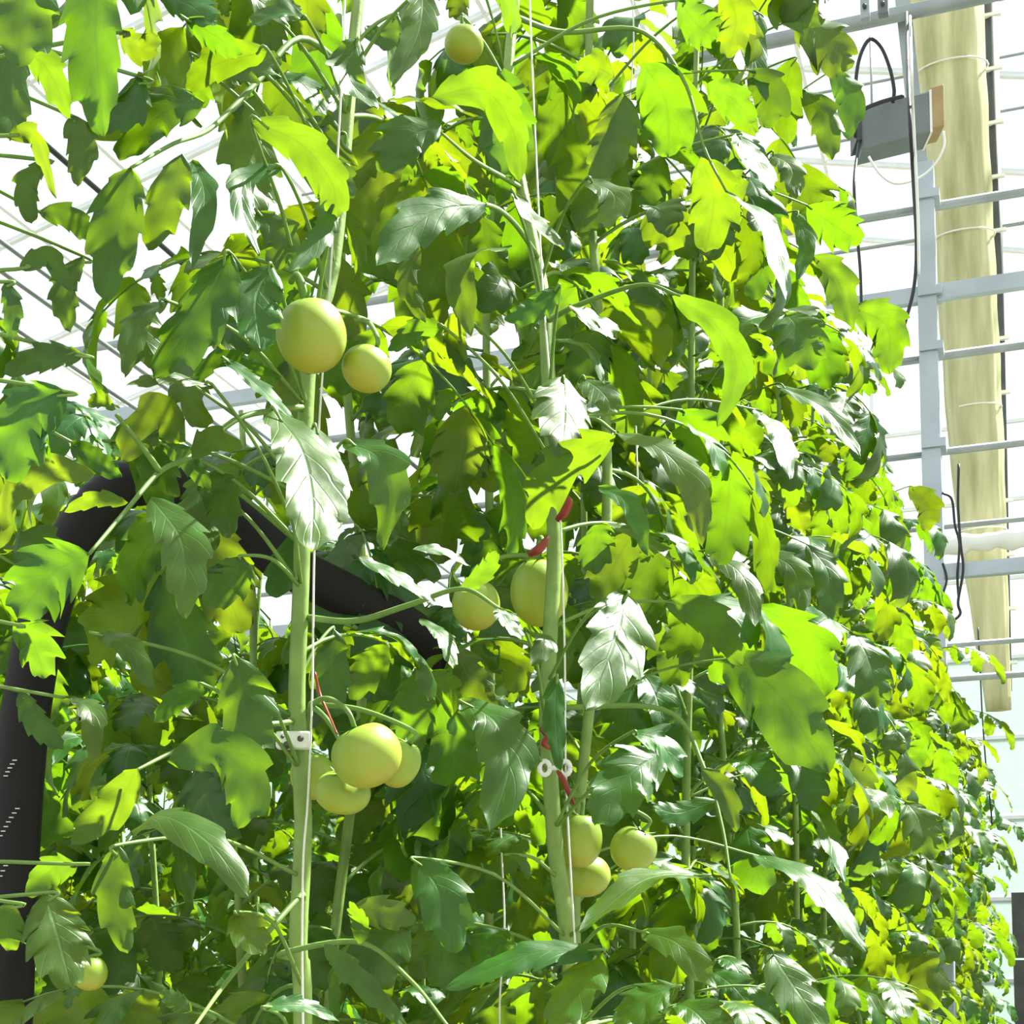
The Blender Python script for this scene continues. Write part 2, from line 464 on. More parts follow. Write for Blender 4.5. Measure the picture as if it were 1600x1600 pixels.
for (y, th, sty) in ((28, 22, 'tube'), (312, 14, 'tube'), (549, 13, 'tube'), (700, 11, 'tube'), (818, 8, 'tube'), (1005, 8, 'tube'), (1058, 10, 'tube')):
    p = on_y(1450, y, YF); rr = th / 2 / F * 9.0
    yy = YF + (0.09 if y > 100 else -0.09)
    xl = on_y(1050, 0, YF).x if y < 100 else X0 + .1
    add('cross_tube', tube([(xl, yy, p.z), (X1 - .1, yy, p.z)], rr, 10), sty)
    if y < 100:
        add('hanger_rod', tube([(xl + .05, yy, p.z), (xl + .05, yy, p.z + 1.6)], .012, 8), sty)
for (y, th) in ((463, 25), (898, 22)):
    p = on_y(1450, y, YF)
    bevelled(add('flat_rail', box(((X0 + X1) / 2, YF - .02, p.z), (X1 - X0 - .2, 0.05, th / F * 9.0)), 'steel', smooth=False), 0.005)
# collars where tubes meet the post
for y in (312, 463, 549, 700):
    p = on_y(1450, y, YF)
    add('bracket', box((pt.x, YF, p.z), (pw * 1.22, pw * 1.5, 0.05)), 'steel', smooth=False)

# white wrapped pipe, low
p = on_y(1555, 845, 10.0)
Vw = []
path = np.array([[-.5 + i * 0.05, 10.0, p.z + 0.006 * math.sin(i * 1.7)] for i in range(70)])
rad = [0.062 + 0.009 * math.sin(i * 2.1) + 0.006 * math.sin(i * 0.7) for i in range(70)]
v, f = tube(path, rad, 12)
wp = link('wrapped_pipe', mesh('wrapped_pipe', v, f, 'white'))
tag(wp, 'white plastic-wrapped horizontal pipe behind the steel post', 'pipe')

# rolled yellowish film curtain hanging behind the frame
YR = 10.3
n = 60; V = []; FA = []; sides = 28
for i in range(n):
    k = i / (n - 1); y = -120 + k * (1230)
    xl = np.interp(y, [-120, 0, 400, 700, 900, 1110], [1412, 1420, 1462, 1483, 1508, 1540])
    xr = np.interp(y, [-120, 20, 400, 700, 1050, 1110], [1528, 1535, 1553, 1567, 1578, 1580])
    a, b = on_y(xl, y, YR), on_y(xr, y, YR)
    c = (a + b) / 2; rr = (b.x - a.x) / 2
    for j in range(sides):
        an = 2 * math.pi * j / sides
        q = rr * (1 + 0.05 * math.sin(5 * an + 0.6 * k) + 0.035 * math.sin(11 * an + 3 * k) + 0.02 * math.sin(k * 60 + an))
        V.append((c.x + q * math.cos(an), YR + 0.6 * q * math.sin(an), c.z))
    if i:
        for j in range(sides):
            j2 = (j + 1) % sides; o = (i - 1) * sides
            FA.append((o + j, o + sides + j, o + sides + j2, o + j2))
FA.append(tuple(range(sides))); FA.append(tuple(range((n - 1) * sides, n * sides))[::-1])
rc = empty('rolled_curtain', (0, YR, 0)); tag(rc, 'tall pale yellow roll of plastic film hanging beside the steel post', 'curtain')
link('film_roll', mesh('film_roll', np.array(V) - [0, YR, 0], FA, 'film'), rc)
for y in (112, 372, 640, 830):
    a, b = on_y(np.interp(y, [0, 400, 900], [1420, 1462, 1508]), y, YR), on_y(np.interp(y, [0, 400, 900], [1535, 1553, 1573]), y, YR)
    c = (a + b) / 2; rr = (b - a).length / 2 * 1.06
    ring = [(c.x + rr * math.cos(t_), .62 * rr * math.sin(t_), c.z) for t_ in np.linspace(0, 2 * math.pi, 25)]
    v, f = tube(ring, 0.006, 6)
    link('tie_band', mesh('tie_band', v, f, 'twine'), rc)

# dark bar with white clips beside the roll
YD = 10.6
a, b = on_y(1547, -60, YD), on_y(1575, 1080, YD)
db = empty('dark_bar', (0, YD, 0)); tag(db, 'dark upright bar with small white clips right of the yellow roll', 'bar')
link('bar', mesh('bar', *tube([a - Vector((0, YD, 0)), b - Vector((0, YD, 0))], [0.055, 0.045, 0.03], 6), 'darkbar'), db)
for i in range(13):
    y = 30 + i * 84
    q = on_y(np.interp(y, [-60, 1080], [1547, 1575]), y, YD)
    link('clip', mesh('clip', *box((q.x, -0.05, q.z), (0.13, 0.03, 0.022)), 'white', smooth=False), db)

# thin wires across the far bay
for i, (y, lab) in enumerate(((112, 'thin pale wire behind the yellow roll, topmost'), (195, 'thin pale wire behind the yellow roll, second from the top'),
                              (372, 'thin dark wire crossing left of the post above the flat rail'), (450, 'thin dark wire crossing just above the flat rail'))):
    p = on_y(1450, y, 11.5)
    tag(link('wire', mesh('wire', *tube([(-6, 11.5, p.z), (4, 11.5, p.z)], 0.012 if i < 2 else 0.016, 6), 'tube')), lab, 'wire', 'wires across the bay')

# electrical box under the top tube
Zb = 7.6
bl, br_ = at(1342, 214, Zb), at(1448, 188, Zb)
ctr = (bl + br_) / 2; dx = (br_ - bl)
eb = empty('ballast_box', ctr); tag(eb, 'grey lamp ballast box with tan end cover beside the post', 'ballast box')
Mb = Matrix((dx.normalized(), dx.normalized().cross(Vector((0, 0, 1))).normalized() * -1, Vector((0, 0, 1)))).transposed()
hh = 68 / F * Zb
bevelled(link('housing', mesh('housing', *box((0, 0, 0), (dx.length, 0.16, hh), Mb), 'greybox', smooth=False), eb), 0.01)
e = dx.normalized() * (dx.length / 2 + 0.035)
bevelled(link('end_cover', mesh('end_cover', *box(e + Vector((0, 0, .02)), (0.075, 0.15, hh), Mb), 'tan', smooth=False), eb), 0.006)
e2 = dx.normalized() * (-dx.length / 2 - 0.015)
link('end_cap', mesh('end_cap', *box(e2, (0.03, 0.14, hh * .5), Mb), 'darkbar', smooth=False), eb)
e3 = dx.normalized() * (dx.length / 2 - 0.0)
link('seam', mesh('seam', *box(e3, (0.012, 0.165, hh * 1.02), Mb), 'white', smooth=False), eb)
for k in (-.3, .3):
    q = dx * k
    link('hanger', mesh('hanger', *tube([q + Vector((0, 0, hh / 2)), q + Vector((0, 0, hh / 2 + 0.42))], 0.006, 6), 'tube'), eb)

def cable(pts, Z, rpx, mat, label, name='cable', n=40):
    P = [at(x, y, z if z else Z) for x, y, *zz in pts for z in [zz[0] if zz else Z]]
    v, f = tube(smooth_path(P, n), rpx / F * Z, 7)
    return tag(link(name, mesh(name, v, f, mat)), label, 'cable', 'cables by the steel post')
cable([(1337, 215), (1336, 150), (1342, 95), (1358, 62), (1376, 72), (1390, 105), (1397, 140), (1395, 160)], 7.45, 3, 'cable', 'black cable looped over the top tube above the ballast box')
cable([(1336, 200), (1344, 175), (1375, 160), (1412, 150)], 7.4, 3.2, 'cable', 'short black cable along the top of the ballast box')
cable([(1345, 205, 7.6), (1335, 280), (1338, 350), (1344, 420), (1346, 475)], 7.3, 2.5, 'cable', 'straight black cable hanging below the ballast box by the leaves')
cable([(1416, 20, 8.6), (1420, 150), (1427, 280), (1432, 380), (1428, 450), (1412, 512)], 7.2, 3, 'cable', 'long black cable curving down in front of the post')
cable([(1422, 25, 8.6), (1424, 90), (1427, 180), (1434, 330), (1436, 430)], 7.15, 2.4, 'white', 'straight white cord hanging in front of the post')
cable([(1474, 205), (1475, 228), (1462, 255), (1436, 278), (1400, 287), (1375, 272), (1357, 245)], 7.3, 1.8, 'white', 'thin white cord drooping under the ballast box')
cable([(1498, 725), (1497, 790), (1501, 850), (1505, 890), (1497, 940), (1500, 960), (1480, 976)], 8.3, 2.2, 'cable', 'black cable hanging down right of the post, lower end hooked')
cable([(1472, 770), (1487, 780), (1492, 820), (1499, 850), (1496, 900), (1498, 935)], 8.35, 2.0, 'cable', 'black cable bowing out from the post at the white pipe')
cable([(1473, 880), (1479, 905), (1472, 932)], 8.3, 2.0, 'cable', 'short black cable end beside the post foot', n=14)
cable([(1528, 980), (1532, 1060), (1535, 1120), (1541, 1200), (1548, 1260), (1550, 1290)], 9.5, 1.2, 'cable', 'thin dark cord hanging before the milky sheets')
cable([(1508, 1090), (1508, 1130), (1508, 1170)], 8.8, 1.0, 'cable', 'very short thin dark cord by the end of the leaf row', n=8)
# clamps on the top tube
for i, (x, y, w_, h_, lab) in enumerate(((1352, 16, 14, 34, 'small grey clamp on the top tube, nearer the leaves'), (1380, 12, 16, 26, 'small olive clamp on the top tube, nearer the post'))):
    c = at(x, y, 7.9); s = 7.9 / F
    cl = empty('tube_clamp', c); tag(cl, lab, 'clamp', 'clamps on the top tube')
    bevelled(link('body', mesh('body', *box((0, 0, 0), (w_ * s, .05, h_ * s)), 'tube' if i == 0 else 'greybox', smooth=False), cl), 0.004)
    link('bolt', mesh('bolt', *tube([(0, -.045, 0), (0, .045, 0)], 0.012, 6), 'darkbar'), cl)

# dark raised planter along the foot of the end wall
pl = empty('planter', (2.2, 14.6, 0)); tag(pl, 'dark planter box at the foot of the end wall', 'planter')
for k in range(4):
    link('plank', mesh('plank', *box((0, -.25, 0.31 + k * .62), (4.6, .06, .6)), 'dark', smooth=False), pl)

# ------------------------------------------------------------------ tomato plants
PLANTS = []
def make_plant(x, y, pts=None, top=3.2, r=0.0085, label='', group=None):
    root = empty('tomato_plant', (x, y, 0))
    tag(root, label, 'tomato plant', group)
    if pts is None:
        rr = random.Random(int(x * 1000 + y * 77))
        pts = [Vector((x + rr.uniform(-.03, .03), y + rr.uniform(-.03, .03), z)) for z in np.linspace(0, top, 7)]
    path = smooth_path(pts, 48)
    v, f = tube(path, [r * 1.15, r, r * 0.9, r * 0.6], 9)
    # gentle nodes
    v2 = v - np.array([x, y, 0])
    link('stem', mesh('stem', v2, f, 'stem'), root)
    P = dict(root=root, path=path, loc=Vector((x, y, 0)), n=0)
    PLANTS.append(P)
    return P

def stem_at(P, z):
    i = int(np.argmin(np.abs(P['path'][:, 2] - z)))
    return Vector(P['path'][i])

CLEAR_VIEW = [(487, 524, 1.40, .08), (573, 576, 1.43, .06), (573, 1180, 1.39, .08), (535, 1235, 1.45, .06), (488, 1212, 1.5, .05), (624, 1192, 1.44, .05), (843, 925, 1.75, .08),
              (744, 945, 1.7, .06), (906, 1312, 1.75, .07), (990, 1326, 1.75, .07), (725, 69, 1.8, .06),
              (478, 640, 1.5, .05), (471, 900, 1.5, .07), (468, 1000, 1.5, .07), (465, 1090, 1.5, .07), (468, 1160, 1.5, .07), (474, 1300, 1.5, .06), (470, 1420, 1.5, .05),
              (866, 830, 1.74, .06), (856, 1130, 1.73, .06), (862, 1240, 1.73, .07), (870, 1340, 1.73, .06), (884, 790, 1.72, .05), (867, 1200, 1.72, .07),
              (882, 640, 1.66, .08), (890, 740, 1.55, .09), (930, 505, 1.53, .07), (490, 750, 1.24, .08), (590, 760, 1.33, .07), (1050, 750, 1.48, .08),
              (960, 1010, 1.48, .09), (1020, 1180, 1.5, .08), (690, 1000, 1.34, .06), (770, 210, 1.58, .08), (470, 250, 1.28, .08),
              (285, 870, 1.22, .08), (300, 1330, 1.2, .08), (380, 1110, 1.32, .07), (1010, 1400, 1.43, .08), (820, 1510, 1.36, .08),
              (1110, 320, 1.93, .08), (1030, 180, 1.93, .09), (30, 1250, 1.7, .09), (1405, 190, 7.0, .13), (1375, 110, 7.0, .12), (1370, 210, 7.0, .12), (1420, 60, 7.0, .12), (1430, 250, 7.0, .1), (130, 830, 1.7, .05), (390, 830, 1.8, .05)]
CLEAR_SUN = [(487, 510, 1.40, .07), (573, 560, 1.43, .05), (580, 1165, 1.39, .07), (470, 1000, 1.5, .05), (882, 640, 1.65, .08), (880, 600, 1.68, .06), (930, 505, 1.53, .06), (480, 720, 1.24, .07),
             (970, 960, 1.48, .07), (1030, 1180, 1.5, .07), (690, 1000, 1.34, .05), (890, 740, 1.55, .07), (985, 1320, 1.75, .04), (866, 860, 1.74, .04)]
SEGS = []
for x_, y_, z_, r_ in CLEAR_VIEW: SEGS.append((np.array(CAM), np.array(at(x_, y_, z_ - .03)), r_))
for x_, y_, z_, r_ in CLEAR_SUN: SEGS.append((np.array(at(x_, y_, z_)), np.array(at(x_, y_, z_) + SUN * 2.2), r_))
SA = np.array([a for a, b, r in SEGS]); SD = np.array([b - a for a, b, r in SEGS]); SR = np.array([r for a, b, r in SEGS]); SL = (SD ** 2).sum(1)
def blocked(pts):
    for q in pts:
        w_ = q - SA; t_ = np.clip((w_ * SD).sum(1) / SL, 0, 1)
        if (np.linalg.norm(w_ - SD * t_[:, None], axis=1) < SR).any(): return True
    return False

def leaf_full(P, z, az, tmpl, scale=1.0, tilt=0.0):
    T = TEMPLATES[tmpl % len(TEMPLATES)]
    b = stem_at(P, z) - P['loc']
    Mx = Matrix.Translation(b) @ Matrix.Rotation(az, 4, 'Z') @ Matrix.Rotation(tilt, 4, 'X') @ Matrix.Scale(scale, 4)
    W_ = Matrix.Translation(P['loc']) @ Mx
    tips = [[np.array(W_ @ (m @ Vector((0, k_, -.01)))) for k_ in (0.0, .05, .09)] for var, m in T['places']]
    big = [t_ for t_, (var, m) in zip(tips, T['places']) if m.to_scale().x > .6]
    if sum(blocked(t_) for t_ in big) > 3: return None
    o = link('leaf', T['rachis'], P['root'], Mx)
    for (var, m), t_ in zip(T['places'], tips):
        if blocked(t_): continue
        link('leaflet', LEAFLETS[var], o, m)
    return o

def leaf_joined(P, z, az, tmpl, scale=1.0, tilt=0.0):
    T = TEMPLATES[tmpl % len(TEMPLATES)]
    b = stem_at(P, z) - P['loc']
    Mx = Matrix.Translation(b) @ Matrix.Rotation(az, 4, 'Z') @ Matrix.Rotation(tilt, 4, 'X') @ Matrix.Scale(scale, 4)
    W_ = Matrix.Translation(P['loc']) @ Mx
    if blocked([np.array(W_ @ (m @ Vector((0, k_, -.01)))) for var, m in T['places'] for k_ in (.0, .08)]): return None
    return link('leaf', T['joined'], P['root'], Mx)

# stems read from the picture
S1 = [(474, 1640, 1.50), (466, 1480, 1.50), (474, 1300, 1.50), (468, 1170, 1.50), (464, 1080, 1.50), (471, 900, 1.50), (478, 640, 1.52),
      (490, 520, 1.53), (522, 410, 1.55), (548, 130, 1.58), (562, -20, 1.6), (585, -200, 1.62)]
S2 = [(895, 1640, 1.75), (884, 1440, 1.75), (870, 1350, 1.75), (860, 1220, 1.75), (854, 1120, 1.75), (859, 1000, 1.75), (866, 860, 1.76), (862, 700, 1.78),
      (855, 560, 1.8), (850, 470, 1.82), (822, 330, 1.84), (798, 200, 1.86), (795, 100, 1.87), (808, -20, 1.9), (820, -160, 1.92)]
def stem_pts(S):
    P = [at(*s) for s in S]
    b = P[0]
    return [Vector((b.x, b.y, 0)), Vector((b.x + .005, b.y, b.z * .5))] + P
p1, p2 = stem_pts(S1), stem_pts(S2)
A1 = make_plant(p1[0].x, p1[0].y, p1, r=0.0092, label='tomato plant with pale green stem, white clip and large tomato cluster, nearest the camera')
A2 = make_plant(p2[0].x, p2[0].y, p2, r=0.0095, label='tomato plant with red ties on its stem, second stem in from the black pipe')
A0 = make_plant(-0.98, 0.88, None, top=2.9, label='tomato plant whose leaves reach in from beside the black pipe')
A3 = make_plant(-0.93, 1.95, None, top=3.0, label='tomato plant just behind the stem with the white clip')
A4 = make_plant(-1.22, 2.15, None, top=2.5, label='tomato plant in shade behind the white clip, beyond the arched pipe')
ONES = 'first second third fourth fifth sixth seventh eighth ninth'.split()
ORD = ONES + ('tenth eleventh twelfth thirteenth fourteenth fifteenth sixteenth seventeenth eighteenth nineteenth twentieth'.split()) + \
      ['twenty-' + o for o in ONES] + ['thirtieth'] + ['thirty-' + o for o in ONES] + ['fortieth']
row = []
y = 2.02; k = 0
while y < 13.5:
    x = (-0.56 if k % 2 == 0 else -0.84) + random.uniform(-.04, .04)
    if y < 5.2:
        lab, grp = 'leafy tomato plant in the receding row, %s one behind the red-tied stem' % ORD[k], 'tomato plants along the near row'
    elif y < 8.8:
        lab, grp = 'bright tomato plant before the steel post, %s behind the red-tied stem' % ORD[k], 'tomato plants before the post'
    else:
        lab, grp = 'distant small tomato plant at the row end, %s behind the red-tied stem' % ORD[k], 'tomato plants at the end of the row'
    row.append((make_plant(x, y, None, top=3.42 + random.uniform(-.12, .08), label=lab, group=grp), y))
    y += 0.3 if y < 5 else 0.36; k += 1

# random foliage --------------------------------------------------
GA = 2.39996
def foliage(P, y, z0, z1, step, mode, keep=None, scale=1.0):
    az = random.uniform(0, 6.28); z = z0
    while z < z1:
        az += GA + random.uniform(-.4, .4)
        sc = scale * random.uniform(0.85, 1.15)
        if keep is None or keep(az, z):
            (leaf_full if mode == 'full' else leaf_joined)(P, z, az, random.randrange(9), sc, random.uniform(-.2, .25))
        z += step * random.uniform(.8, 1.2)

# direction of a leaf with azimuth az is (-sin az, cos az); keep the near plants' own random leaves off the camera side
def away(az, z):
    d = Vector((-math.sin(az), math.cos(az), 0))
    return d.dot(FH) > -0.15
def away_sparse(az, z):
    return away(az, z) and (z < 2.15 or random.random() < .6)
def mostly_away(az, z):
    return Vector((-math.sin(az), math.cos(az), 0)).dot(FH) > -0.45
foliage(A1, 0, 1.25, 2.6, 0.075, 'full', away_sparse)
foliage(A2, 0, 1.25, 2.9, 0.07, 'full', away)
foliage(A0, 0, 1.95, 2.5, 0.08, 'full', away_sparse, 0.9)
foliage(A3, 0, 1.2, 2.9, 0.065, 'full', None)
foliage(A4, 0, 1.2, 2.45, 0.07, 'full', None)
foliage(A1, 0, 2.15, 2.95, 0.075, 'full', away)
foliage(A0, 0, 2.2, 2.9, 0.09, 'full', away)
foliage(A2, 0, 1.2, 1.9, 0.09, 'full', away)
for P, y in row:
    if y < 2.6: foliage(P, y, 1.2, 3.4, 0.072, 'full', mostly_away)
    elif y < 4.7: foliage(P, y, 1.2, 3.42, 0.068, 'full', None, 1.05)
    elif y < 8.8: foliage(P, y, 1.3, 3.30, 0.07, 'joined', None, 1.12)
    else:
        Vs, Fs, Us, o = [], [], [], 0
        z = 1.3; az = random.uniform(0, 6)
        while z < 3.2:
            az += GA; T = TEMPLATES[random.randrange(9)]
            m = np.array(Matrix.Translation(stem_at(P, z) - P['loc']) @ Matrix.Rotation(az, 4, 'Z') @ Matrix.Scale(1.3, 4))
            v, f, u = T['arr']
            Vs.append(v @ m[:3, :3].T + m[:3, 3]); Fs += [tuple(a + o for a in x) for x in f]; Us.append(u); o += len(v)
            z += .09
        fo = link('foliage', mesh('foliage', np.vstack(Vs), Fs, 'leaf', np.vstack(Us)), P['root']); fo['kind'] = 'stuff'

# back rows seen through the gaps
for ri, (xr, lab, grp, ys) in enumerate(((-2.35, 'tomato plant seen through gaps in the second row, %s along it from the camera end', 'tomato plants of the second row', np.arange(1.5, 9.0, .27)),
                                     (-3.9, 'tomato plant far back in the third row, %s along it from the camera end', 'tomato plants of the third row', np.arange(2.6, 12.0, .4)),
                                     (-5.5, 'tomato plant in the fourth row by the far side wall, %s along it', 'tomato plants of the fourth row', np.arange(4.5, 14.0, .55)))):
    for iy, y in enumerate(ys):
        P = make_plant(xr + (-.22, .22)[iy % 2] + random.uniform(-.06, .06), y, None, top=2.95 + random.uniform(-.2, .25), label=lab % ORD[iy], group=grp)
        foliage(P, y, 1.3, 2.95, 0.09 if ri == 0 else 0.11, 'joined', None, 1.15)

# ------------------------------------------------------------------ leaves read from the picture
ALLP = list(PLANTS)
def nearest_plant(Pt):
    best = min((p for p in ALLP[:5] + [r[0] for r in row]), key=lambda p: (stem_at(p, Pt.z) - Pt).xy.length)
    return best
CAMDIR = -FW
HALF = (SUN + CAMDIR).normalized()
def hint(mode, rnd):
    j = Vector((rnd.uniform(-.25, .25), rnd.uniform(-.25, .25), rnd.uniform(-.25, .25)))
    if mode == 'w': h = HALF; j = j * 0.3
    elif mode == 'y': h = (CAMDIR * 0.8 - SUN * 0.7)
    elif mode == 'd': h = (CAMDIR - SUN * CAMDIR.dot(SUN)).normalized() + SUN * .1
    elif mode == 'b': h = (CAMDIR * .6 + Vector((0, 0, .7)) - RT * .15)
    else: h = CAMDIR + Vector((0, 0, .15))
    return h + j
HSEED = [500]
def hero(pts, wpx, mode='m', Z=None, dz=0.0, pl=None, rach=None, fold=None, depth=0.33):
    """pts: base, (mid), tip in picture pixels; wpx: width in pixels; dz: how much nearer (-) the tip is"""
    HSEED[0] += 1; s = HSEED[0]; rnd = random.Random(s)
    bx = pts[0][0]
    if Z is None:
        Z = 1.34 + rnd.uniform(-.05, .05) if bx < 850 else zface(bx, -0.40)
    ppm = F / Z
    n = len(pts)
    h = hint(mode, rnd)
    if dz == 0.0:
        (bx_, by_), (tx_, ty_) = pts[0], pts[-1]
        d1 = FW + RT * ((tx_ - PX0) / F) + UP * ((PY0 - ty_) / F)
        span = math.hypot(tx_ - bx_, ty_ - by_) / ppm
        den = d1.dot(h)
        dz = -(at(tx_, ty_, Z) - at(bx_, by_, Z)).dot(h) / den if abs(den) > 1e-3 else 0.0
        lim = (0.95 if mode == 'w' else 0.7) * span
        dz = max(-lim, min(lim, dz))
    W3 = [at(x, y, Z + dz * i / (n - 1)) for i, (x, y) in enumerate(pts)]
    C = smooth_path(W3, 27)
    T = np.gradient(C, axis=0); L = np.linalg.norm(np.diff(C, axis=0), axis=1).sum(); T /= np.linalg.norm(T, axis=1)[:, None]
    h = np.array(h)
    Nn = np.tile(h, (27, 1)); Nn -= T * (Nn * T).sum(1)[:, None]; Nn /= np.linalg.norm(Nn, axis=1)[:, None] + 1e-9
    W = wpx / ppm * 1.15
    v, f, u = leaflet_geo(C, T, Nn, L, W, s, nt=26, nu=4, fold=rnd.uniform(.05, .3) if fold is None else fold, curl=rnd.uniform(.1, .5),
                          lobes=rnd.choice([3, 4, 5]), depth=depth)
    base = W3[0]
    P = pl or nearest_plant(base)
    loc = P['loc']
    o = None
    # petiole from stem to the leaflet base
    if isinstance(rach, bpy.types.Object):
        lf = rach
    else:
        z = base.z - rnd.uniform(0.0, 0.09)
        s0 = stem_at(P, max(z, .3))
        mid = (s0 + base) / 2 + Vector((0, 0, 0.25 * (s0 - base).length * .35))
        pv, pf = tube(smooth_path([s0, mid, base, Vector(C[3])], 18), [0.0024, 0.0018, 0.0012], 6)
        lf = link('leaf', mesh('leaf_stalk', pv - np.array(loc), pf, 'rachis'), P['root'])
    link('leaflet', mesh('leaflet', v - np.array(loc), f, 'leaf', u), lf)
    return lf

def rachis(pts, Zs, P, r=(0.0038, 0.0027, 0.0015)):
    """leaf stalk drawn through picture points"""
    W3 = [at(x, y, z) for (x, y), z in zip(pts, Zs)]
    s0 = stem_at(P, W3[0].z)
    if (s0 - W3[0]).length > 0.02: W3 = [s0] + W3
    pv, pf = tube(smooth_path(W3, 30), list(r), 6)
    return link('leaf', mesh('leaf_stalk', pv - np.array(P['loc']), pf, 'rachis'), P['root'])

def along(Z0, Z1, n): return list(np.linspace(Z0, Z1, n))

# --- upper left
H = hero
r11 = rachis([(470, 60), (400, 130), (330, 200), (270, 225), (205, 262)], along(1.5, 1.28, 5), A1)
H([(205, 262), (185, 350), (165, 472)], 84, 'm', 1.28, pl=A1, rach=r11)
H([(285, 240), (262, 310), (232, 392)], 66, 'm', 1.31, pl=A1, rach=r11)
H([(320, 160), (255, 175), (185, 250)], 80, 'd', 1.33, pl=A1, rach=r11)
H([(300, 250), (320, 310), (300, 420)], 40, 'd', 1.36, pl=A1, rach=r11)
H([(155, -60), (150, 60), (162, 215)], 95, 'm', 1.12, pl=A0)
H([(40, -70), (35, 20), (28, 105)], 100, 'm', 1.08, pl=A0)
H([(185, 50), (220, 75), (248, 55)], 44, 'y', 1.15, pl=A0)
H([(35, 75), (75, 110), (110, 185)], 56, 'y', 1.18, pl=A0)
H([(290, 30), (335, 55), (378, 85)], 42, 'y', 1.33, pl=A1)
H([(420, 80), (340, 100), (290, 140)], 50, 'y', 1.36, pl=A1)
H([(12, 212), (55, 215), (88, 310)], 34, 'y', 1.2, pl=A0)
H([(70, 250), (40, 290), (50, 350)], 46, 'm', 1.3, pl=A0)
H([(110, 180), (130, 230), (120, 290)], 50, 'd', 1.32, pl=A0)
H([(60, 330), (110, 340), (150, 380)], 40, 'm', 1.35, pl=A0)
H([(250, -10), (300, 10), (330, 40)], 60, 'm', 1.35, pl=A1)
H([(380, -20), (420, 10), (470, 10)], 60, 'd', 1.45, pl=A1)
H([(430, 120), (470, 130), (510, 180)], 60, 'd', 1.48, pl=A1)
H([(300, 90), (380, 100), (440, 90)], 56, 'm', 1.4, pl=A1)
H([(220, 120), (200, 170), (150, 200)], 60, 'd', 1.3, pl=A0)
H([(400, 330), (440, 370), (430, 420)], 60, 'm', 1.45, pl=A1)
H([(10, 20), (20, 160), (15, 220)], 60, 'd', 1.25, pl=A0)
H([(130, 400), (100, 450), (110, 520)], 50, 'm', 1.38, pl=A0)
H([(30, 420), (75, 402), (112, 455)], 36, 'm', 1.25, pl=A0)
H([(8, 440), (18, 480), (16, 535)], 32, 'd', 1.2, pl=A0)
H([(130, 555), (70, 560), (5, 585)], 46, 'm', 1.25, pl=A0)
H([(392, 190), (470, 225), (520, 290), (522, 345)], 66, 'y', 1.30, pl=A1)
H([(440, 262), (385, 280), (380, 330), (405, 400)], 42, 'd', 1.36, pl=A1)
H([(525, 320), (500, 370), (452, 425)], 36, 'd', 1.34, pl=A1)
H([(360, 395), (310, 490), (240, 590)], 92, 'm', 1.33, pl=A1)
H([(262, 470), (215, 500), (195, 590)], 50, 'b', 1.30, pl=A1)
H([(425, 415), (400, 470), (408, 548)], 86, 'm', 1.36, pl=A1)
H([(300, 600), (350, 560), (440, 590)], 30, 'd', 1.4, pl=A1)
# --- left middle
r1 = rachis([(440, 640), (370, 655), (300, 712), (250, 737), (195, 800), (140, 865)], along(1.48, 1.22, 6), A1)
H([(180, 640), (160, 625), (138, 634)], 26, 'y', 1.27, pl=A1, rach=r1)
pv_ = [at(250, 737, 1.32), at(220, 695, 1.3), at(182, 648, 1.27)]
link('stalk_branch', mesh('stalk_branch', tube(smooth_path(pv_, 10), [.003, .002], 6)[0] - np.array(A1['loc']), tube(smooth_path(pv_, 10), [.003, .002], 6)[1], 'rachis'), r1)
H([(105, 612), (40, 650), (10, 750)], 112, 'm', 1.15, pl=A0)
H([(150, 740), (80, 735), (20, 770), (5, 830)], 50, 'y', 1.2, pl=A1, rach=r1)
H([(200, 785), (150, 780), (100, 800)], 26, 'y', 1.22, pl=A1, rach=r1)
H([(290, 690), (245, 660), (190, 720)], 70, 'm', 1.4, pl=A1, rach=r1)
H([(300, 715), (330, 690), (380, 700)], 40, 'y', 1.36, pl=A1, rach=r1)
H([(236, 778), (285, 850), (292, 968)], 78, 'b', 1.24, pl=A1, rach=r1)
H([(378, 868), (365, 900), (325, 950)], 72, 'm', 1.36, pl=A1)
H([(140, 865), (80, 900), (28, 965)], 115, 'm', 1.15, pl=A1, rach=r1, depth=.45)
H([(20, 975), (50, 1000), (70, 1060)], 90, 'y', 1.12, pl=A0, depth=.5)
H([(335, 605), (270, 590), (198, 602)], 34, 'w', 1.35, pl=A1)
H([(425, 640), (470, 700), (488, 780), (486, 862)], 112, 'w', 1.24, pl=A1, fold=.2)
H([(490, 665), (518, 730), (528, 828)], 54, 'w', 1.30, pl=A1)
H([(535, 690), (592, 715), (612, 780), (598, 858)], 70, 'b', 1.33, pl=A1)
H([(350, 560), (400, 600), (460, 660)], 40, 'w', 1.34, pl=A1)
H([(170, 690), (215, 690), (240, 760)], 60, 'm', 1.42, pl=A1)
H([(200, 690), (240, 730), (262, 800)], 76, 'd', 1.46, pl=A1)
H([(330, 740), (310, 790), (335, 860)], 60, 'b', 1.5, pl=A1)
H([(20, 880), (60, 850), (120, 900)], 60, 'm', 1.5, pl=A0)
H([(310, 745), (345, 770), (360, 840)], 64, 'd', 1.45, pl=A1)
H([(250, 690), (290, 720), (330, 770)], 34, 'm', 1.4, pl=A1)
H([(470, 830), (450, 880), (420, 930)], 60, 'd', 1.55, pl=A1)
H([(110, 690), (150, 720), (190, 745)], 40, 'm', 1.4, pl=A0)
H([(30, 1080), (60, 1130), (100, 1170)], 40, 'm', 1.5, pl=A0)
